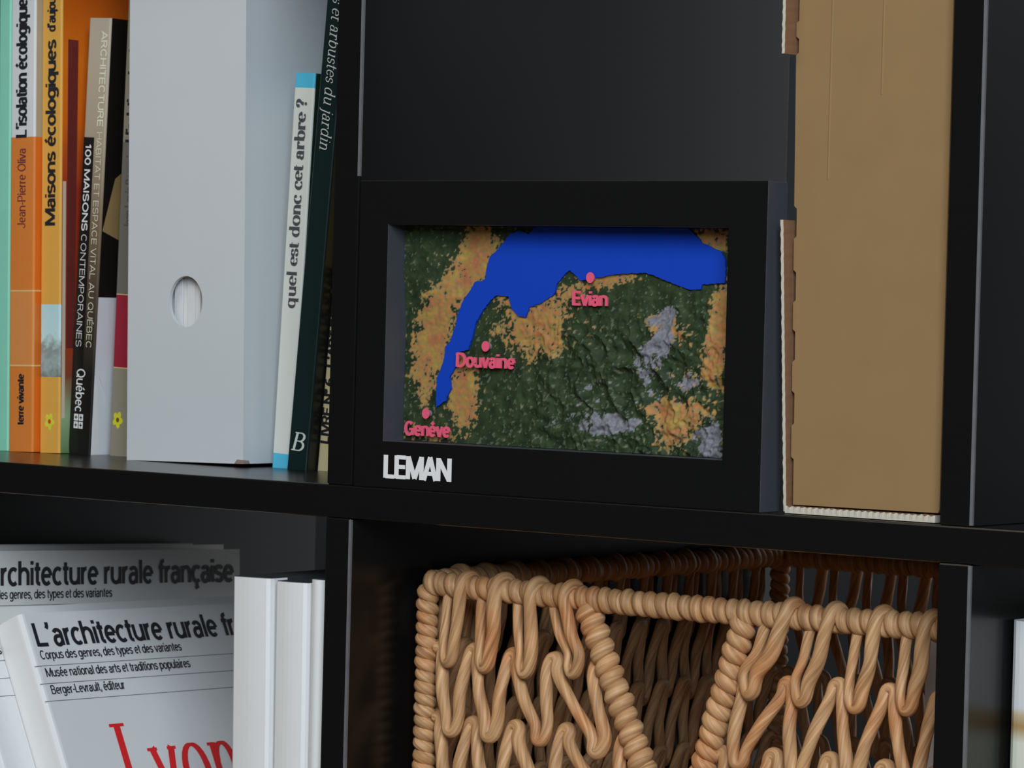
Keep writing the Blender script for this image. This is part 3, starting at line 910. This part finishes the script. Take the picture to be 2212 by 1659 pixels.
# bottom sheet, its corrugated cut edge below the front
V, F, FM = [], [], []
n = 90
for i in range(n + 1):
    x = .0008 + (cw - .0012) * i / n
    wz = .0003 * sin(i * 1.7) + .0003 * noise.noise(Vector((x * 500, 3, 0)))
    V += [(x + .003 * (1 - i / n), -.003, .0004), (x + .003 * (1 - i / n), -.003 + .0003 * sin(i * 1.7), .0034 + wz), (x, .20, .0034), (x, .20, .0004)]
for i in range(n):
    a = i * 4
    for q, m in (((0, 4, 5, 1), 0), ((1, 5, 6, 2), 1), ((3, 2, 6, 7), 1), ((0, 3, 7, 4), 1)):
        F.append(tuple(a + k for k in q)); FM.append(m)
F += [(0, 1, 2, 3), tuple(n * 4 + k for k in (3, 2, 1, 0))]
FM += [0, 0]
obj('bottom_flap', V, F, [m_core, m_inside], cb, FM)
# pressed crease lines
mb = MB()
for x, z0 in ((.0200, .152), (.0470, .19)):
    V0 = len(mb.v)
    mb.v += [(x - .0006, 0, z0), (x, -.00025, z0), (x + .0006, 0, z0), (x - .0006, 0, ch), (x, -.00025, ch), (x + .0006, 0, ch)]
    mb.f += [(V0, V0 + 1, V0 + 4, V0 + 3), (V0 + 1, V0 + 2, V0 + 5, V0 + 4)]
    mb.m += [0, 0]
mb.build('crease_lines', m_card, cb)

# ------------------------------------------------------------------ wicker basket
def strand_material():
    m = bpy.data.materials.new('water_hyacinth_strand')
    m.use_nodes = True
    nt = m.node_tree
    b = nt.nodes['Principled BSDF']
    b.inputs['Roughness'].default_value = .5
    b.inputs['Specular IOR Level'].default_value = .35
    a = nt.nodes.new('ShaderNodeAttribute'); a.attribute_name = 'fibre'
    n1 = nt.nodes.new('ShaderNodeTexNoise'); n1.inputs['Scale'].default_value = 1.0; n1.inputs['Detail'].default_value = 5
    nt.links.new(a.outputs['Vector'], n1.inputs['Vector'])
    cr = nt.nodes.new('ShaderNodeValToRGB')
    e = cr.color_ramp.elements
    e.new(.5)
    for q, (p, c) in zip(e, ((.24, (118, 87, 60)), (.50, (159, 121, 84)), (.78, (190, 155, 116)))):
        q.position = p; q.color = alb(*c)
    nt.links.new(n1.outputs['Fac'], cr.inputs[0])
    tc = nt.nodes.new('ShaderNodeTexCoord')
    n2 = nt.nodes.new('ShaderNodeTexNoise'); n2.inputs['Scale'].default_value = 38; n2.inputs['Detail'].default_value = 3
    nt.links.new(tc.outputs['Object'], n2.inputs['Vector'])
    r2_ = nt.nodes.new('ShaderNodeValToRGB')
    e = r2_.color_ramp.elements
    e.new(.5)
    for q, (p, c) in zip(e, ((.3, (.95, .74, .62, 1)), (.5, (1, 1, 1, 1)), (.72, (1.0, 1.0, .98, 1)))):
        q.position = p; q.color = c
    nt.links.new(n2.outputs['Fac'], r2_.inputs[0])
    mx = nt.nodes.new('ShaderNodeMix'); mx.data_type = 'RGBA'; mx.blend_type = 'MULTIPLY'
    mx.inputs[0].default_value = 1.0
    nt.links.new(cr.outputs[0], mx.inputs[6]); nt.links.new(r2_.outputs[0], mx.inputs[7])
    nt.links.new(mx.outputs[2], b.inputs['Base Color'])
    bp = nt.nodes.new('ShaderNodeBump'); bp.inputs['Strength'].default_value = .5; bp.inputs['Distance'].default_value = .0006
    nt.links.new(n1.outputs['Fac'], bp.inputs['Height']); nt.links.new(bp.outputs[0], b.inputs['Normal'])
    return m


m_str = strand_material()


class Tubes:
    def __init__(s):
        s.v, s.f, s.a = [], [], []

    def tube(s, pts, r, twist=130.0, seg=10, lobes=2, amp=.10, flat=1.0, k0=None):
        pts = [Vector(p) for p in pts]
        n = len(pts)
        seed = random.random() * 50
        ref = Vector((0.13, 1, 0.21))
        ang0 = random.random() * 6.28
        L = 0.0
        base = len(s.v)
        N = None
        for i, p in enumerate(pts):
            t = (pts[min(i + 1, n - 1)] - pts[max(i - 1, 0)]).normalized()
            if i: L += (p - pts[i - 1]).length
            if N is None:
                N = (ref - t * ref.dot(t)).normalized()
            else:
                N = (N - t * N.dot(t)).normalized()
            B = t.cross(N)
            rr = r(i / (n - 1)) if callable(r) else r
            for k in range(seg):
                a = 2 * pi * k / seg
                fa = a - twist * L + ang0
                q = rr * (.94 - .6 * amp + 1.7 * amp * abs(cos(fa)) ** .55 + .035 * cos(3 * fa + 1.3))
                s.v.append(p + N * (q * cos(a)) + B * (q * sin(a) * flat))
                s.a += [2.1 * cos(fa) + seed, 2.1 * sin(fa) + seed * .7, L * 34 + seed]
        for i in range(n - 1):
            for k in range(seg):
                a = base + i * seg + k
                b_ = base + i * seg + (k + 1) % seg
                s.f.append((a, b_, b_ + seg, a + seg))
        s.f.append(tuple(base + k for k in range(seg - 1, -1, -1)))
        s.f.append(tuple(base + (n - 1) * seg + k for k in range(seg)))

    def coil(s, p0, p1, R, r, pitch, sag=0.0, seg=12, hand=1):
        """strand wound tightly about the line p0-p1"""
        p0, p1 = Vector(p0), Vector(p1)
        d = (p1 - p0)
        Ln = d.length
        t = d / Ln
        a = Vector((0, 1, 0)) if abs(t.y) < .8 else Vector((0, 0, 1))
        N = (a - t * a.dot(t)).normalized()
        B = t.cross(N)
        turns = max(1, round(Ln / pitch))
        m = turns * 18
        pts = []
        ph = 0
        for i in range(m + 1):
            f_ = i / m
            ang = hand * 2 * pi * turns * f_ + .25 * noise.noise(Vector((f_ * turns * .6, p0.x * 50, p0.z * 50)))
            rad = R * (1 + .12 * noise.noise(Vector((f_ * turns * .9, p0.x * 91, 4))))
            c = p0 + d * f_ + Vector((0, 0, -sag * 4 * f_ * (1 - f_)))
            pts.append(c + N * (rad * cos(ang)) + B * (rad * sin(ang)))
        s.tube(pts, lambda q: r * (1 + .14 * noise.noise(Vector((q * turns * .7, p0.x * 77, 8)))), twist=160, seg=seg, amp=.08)

    def build(s, name, parent):
        o = obj(name, s.v, s.f, m_str, parent, smooth=True)
        at = o.data.attributes.new('fibre', 'FLOAT_VECTOR', 'POINT')
        at.data.foreach_set('vector', s.a)
        return o


def cr_path(ctrl, sub=7):
    """smooth path through control points"""
    P = [Vector(c) for c in ctrl]
    P = [P[0] * 2 - P[1]] + P + [P[-1] * 2 - P[-2]]
    out = []
    for i in range(1, len(P) - 2):
        a, b_, c, d = P[i - 1], P[i], P[i + 1], P[i + 2]
        for k in range(sub):
            t = k / sub
            out.append(.5 * ((2 * b_) + (c - a) * t + (2 * a - 5 * b_ + 4 * c - d) * t * t + (3 * b_ - a - 3 * c + d) * t ** 3))
    out.append(P[-2])
    return out


BX0, BX1, BY0, BY1 = .0125, .3235, .047, .375
RZ = -.0495                                    # axis of the rim
bk = tag(empty('wicker_basket', (.168, .21, BZ)), 'woven natural fibre basket with a wedge-shaped handle hole in its front', 'basket')
BO = Vector(bk.location)
ROWH = .0352
PERI = .0222


def weave(tb, org, ux, uo, x0, x1, ztop, zbot, lo=None, hi=None, fan=None, seg=9, jit=1.0, cnt=None):
    """rows of hanging loops. ux runs along the panel, uo points outwards; lo/hi give the
    left and right limit at a height"""
    org, ux, uo = Vector(org), Vector(ux), Vector(uo)
    lo = lo or (lambda z: x0)
    hi = hi or (lambda z: x1)
    def P(x, o, z): return org + ux * x + uo * o + Vector((0, 0, z))
    rnd = lambda a: (random.random() - .5) * 2 * a * jit

    def at(f, z):
        # stitches hang plumb and only follow a leaning limit close to it
        L0, H0 = lo(ztop), hi(ztop)
        if fan: return L0 + (H0 - L0) * f + (lo(z) - L0) * (1 - f) ** fan + (hi(z) - H0) * f ** fan
        return lo(z) + (hi(z) - lo(z)) * f
    # first row: pairs hanging from the rim
    z0 = ztop
    zb = ztop - .0395
    zm = (z0 + zb) / 2
    n = cnt or max(1, round((hi(ztop) - lo(ztop)) / PERI))
    for i in range(n):
        f_ = (i + .5) / n
        xt = at(f_, z0) + rnd(.0008) + .0012
        xb = at(f_, zb) + rnd(.0010) - .0014
        dz = rnd(.0016)
        xm = (xt + xb) / 2
        pts = [P(xt + .0086, .0010, z0 - .0046), P(xt + .0082, -.0040, z0 - .0012), P(xt + .0074, -.0014, z0 + .0044), P(xt + .0064, .0034, z0 + .0040), P(xt + .0056, .0060, z0 - .0010),
               P(xt + .0052 + (xb - xt) * .22, .0060, z0 - .0090), P(xm + .0048 + rnd(.0005), .0054, zm), P(xb + .0040, .0054, zb + .0100 + dz), P(xb + .0026, .0056, zb + .0020 + dz),
               P(xb - .0006, .0050, zb - .0002 + dz), P(xb - .0038, .0038, zb + .0034 + dz), P(xb - .0050, .0026, zb + .0104 + dz),
               P(xm - .0062 + rnd(.0006), .0012, zm), P(xt - .0064 + (xb - xt) * .18, .0006, z0 - .0080), P(xt - .0060, -.0010, z0 - .0010)]
        ra = .0034 + rnd(.0003)
        tb.tube(cr_path(pts, 6), lambda q, ra=ra: ra * (1.0 - .26 * min(1, max(0, (q - .5) * 4))), twist=85 + rnd(25), seg=seg, amp=.11)
    # following rows: zigzags hooked over the loops above
    row = 1
    ztr = ztop - .0312
    while ztr - .030 > zbot:
        zbr = max(zbot, ztr - .0440)
        zm = (ztr + zbr) / 2
        n = cnt + (row > 2) if cnt else max(1, round((hi(zm) - lo(zm)) / PERI))
        ctrl = []
        for i in range(n + 1):
            ft = i / n
            xt = at(ft, ztr) + rnd(.0007)
            dz = rnd(.0014)
            if i > 0:
                ctrl += [P(xt - .0036, .0004, ztr - .0085 + dz)]
            ctrl += [P(xt - .0022, -.0014, ztr - .0014 + dz), P(xt + .0022, -.0010, ztr - .0014 + dz)]
            if i < n:
                xb = at((i + .5) / n, zbr) + rnd(.0009) + .0024
                dz2 = rnd(.0016)
                xn = at((i + 1) / n, ztr)
                ctrl += [P(xt + .0038, .0012, ztr - .0085 + dz),
                         P((xt + .0038 + xb - .0036) / 2 + rnd(.0006), .0044, zm),
                         P(xb - .0038, .0052, zbr + .0095 + dz2), P(xb - .0022, .0056, zbr + .0018 + dz2), P(xb + .0020, .0056, zbr + .0018 + dz2), P(xb + .0038, .0046, zbr + .0095 + dz2),
                         P((xb + .0036 + xn - .0038) / 2 + rnd(.0006), .0040, zm)]
        if len(ctrl) > 3:
            ra = .0032 + rnd(.0002)
            tb.tube(cr_path(ctrl, 5), lambda q, ra=ra, n=n, s_=random.random() * 9: ra * (1 + .12 * noise.noise(Vector((q * n * 2.2, s_, 0)))), twist=85 + rnd(20), seg=seg, amp=.11)
        ztr -= ROWH
        row += 1


def rel(x, y, z): return (x - BO.x, y - BO.y, z - BO.z)


# handle hole limits (world x) at a height z of the front panel
def hl(z): return .1120 + (RZ - z) * .46
def hr(z): return .2045 - (RZ - z) * .285


zbot = -.3405
HB = -.1750                                    # bottom of the handle hole
HM = (hl(HB) + hr(HB)) / 2
tb = Tubes()
oL = rel(0, BY0, 0)
weave(tb, oL, (1, 0, 0), (0, -1, 0), 0, 0, RZ, zbot, lo=lambda z: BX0 + .0080, hi=lambda z: min(hl(z) - .0055, HM - .0015), fan=2.2, seg=16, cnt=4)
weave(tb, oL, (1, 0, 0), (0, -1, 0), 0, 0, RZ, zbot, lo=lambda z: max(hr(z) + .0055, HM + .0015), hi=lambda z: BX1 - .0130, fan=1.25, seg=16, cnt=4)
tb.build('front_weave', bk)
tb = Tubes()
weave(tb, rel(0, BY1, 0), (1, 0, 0), (0, 1, 0), 0, 0, RZ, zbot, lo=lambda z: BX0 + .008, hi=lambda z: BX1 - .008, seg=7)
tb.build('back_weave', bk)
for nm, xx, so in (('side_weave', BX0, -1), ('side_weave', BX1, 1)):
    tb = Tubes()
    weave(tb, rel(xx, 0, 0), (0, 1, 0), (so, 0, 0), 0, 0, RZ, zbot, lo=lambda z: BY0 + .008, hi=lambda z: BY1 - .008, seg=7)
    tb.build(nm, bk)
tb = Tubes()
for a, c_, sg in (((BX0, BY0), (BX1, BY0), .0014), ((BX1, BY1), (BX0, BY1), 0), ((BX0, BY1), (BX0, BY0), 0), ((BX1, BY0), (BX1, BY1), 0)):
    tb.coil(rel(a[0], a[1], RZ), rel(c_[0], c_[1], RZ), .0030, .0036, .0067, sag=sg)
    tb.tube([rel(a[0] + (c_[0] - a[0]) * q / 8, a[1] + (c_[1] - a[1]) * q / 8, RZ - sg * 4 * q / 8 * (1 - q / 8)) for q in range(9)], .0030, seg=8)
tb.build('rim', bk)
for a in ((BX0, BY0), (BX1, BY0), (BX0, BY1), (BX1, BY1)):
    tb = Tubes()
    tb.coil(rel(a[0], a[1], RZ - .003), rel(a[0], a[1], -.345), .0026, .0034, .0058, hand=-1)
    tb.tube([rel(a[0], a[1], RZ - (RZ + .345) * q / 6 - .002) for q in range(7)], .0028, seg=8)
    tb.build('corner_post', bk)
for f_ in (hl, hr):
    tb = Tubes()
    tb.coil(rel(f_(RZ), BY0 - .001, RZ - .004), rel(f_(HB), BY0 - .001, HB), .0030, .0040, .0070, hand=1 if f_ is hl else -1)
    tb.tube([rel(f_(RZ + (HB - RZ) * q / 6), BY0 - .001, RZ + (HB - RZ) * q / 6) for q in range(7)], .0032, seg=8)
    tb.build('handle_post', bk)
tb = Tubes()
tb.coil(rel(hl(HB) - .004, BY0, HB), rel(hr(HB) + .004, BY0, HB), .0028, .0034, .0062)
tb.build('handle_sill', bk)
tb = Tubes()
for i in range(26):
    y = BY0 + (BY1 - BY0) * i / 25
    tb.tube([rel(BX0 + (BX1 - BX0) * q / 6, y, -.3455) for q in range(7)], .0055, seg=7)
tb.build('basket_floor', bk)

# paper standing inside the basket and the worn book in the right-hand cell
m_sheet = mat('white_sheet', (214, 212, 200), rough=.7, vary=.03)
V = []
MB().box(0, .052, 0, .0012, 0, .290).build('paper_pad', m_sheet)
pp = bpy.data.objects['paper_pad']
pp.location = (.2600, .120, -.3395)
pp.rotation_euler = (0, radians(0), 0)
tag(pp, 'white paper pad standing inside the wicker basket at its right end', 'paper')

m_worn = ramp_mat('worn_cream_cover', 'Z', [(0, (196, 190, 170)), (.255, (196, 190, 172)), (.262, (150, 118, 72)), (.268, (176, 160, 130)), (.2705, (206, 204, 196)), (.32, (206, 204, 198))], rough=.55)
b = book('worn_book', 'cream book with a tan band on its spine at the right edge of the photo', (.3526, .034, BZ), .036, .3090, .16, [m_worn], [(.309, 0, 0)], rnd=.006, bow=.002)
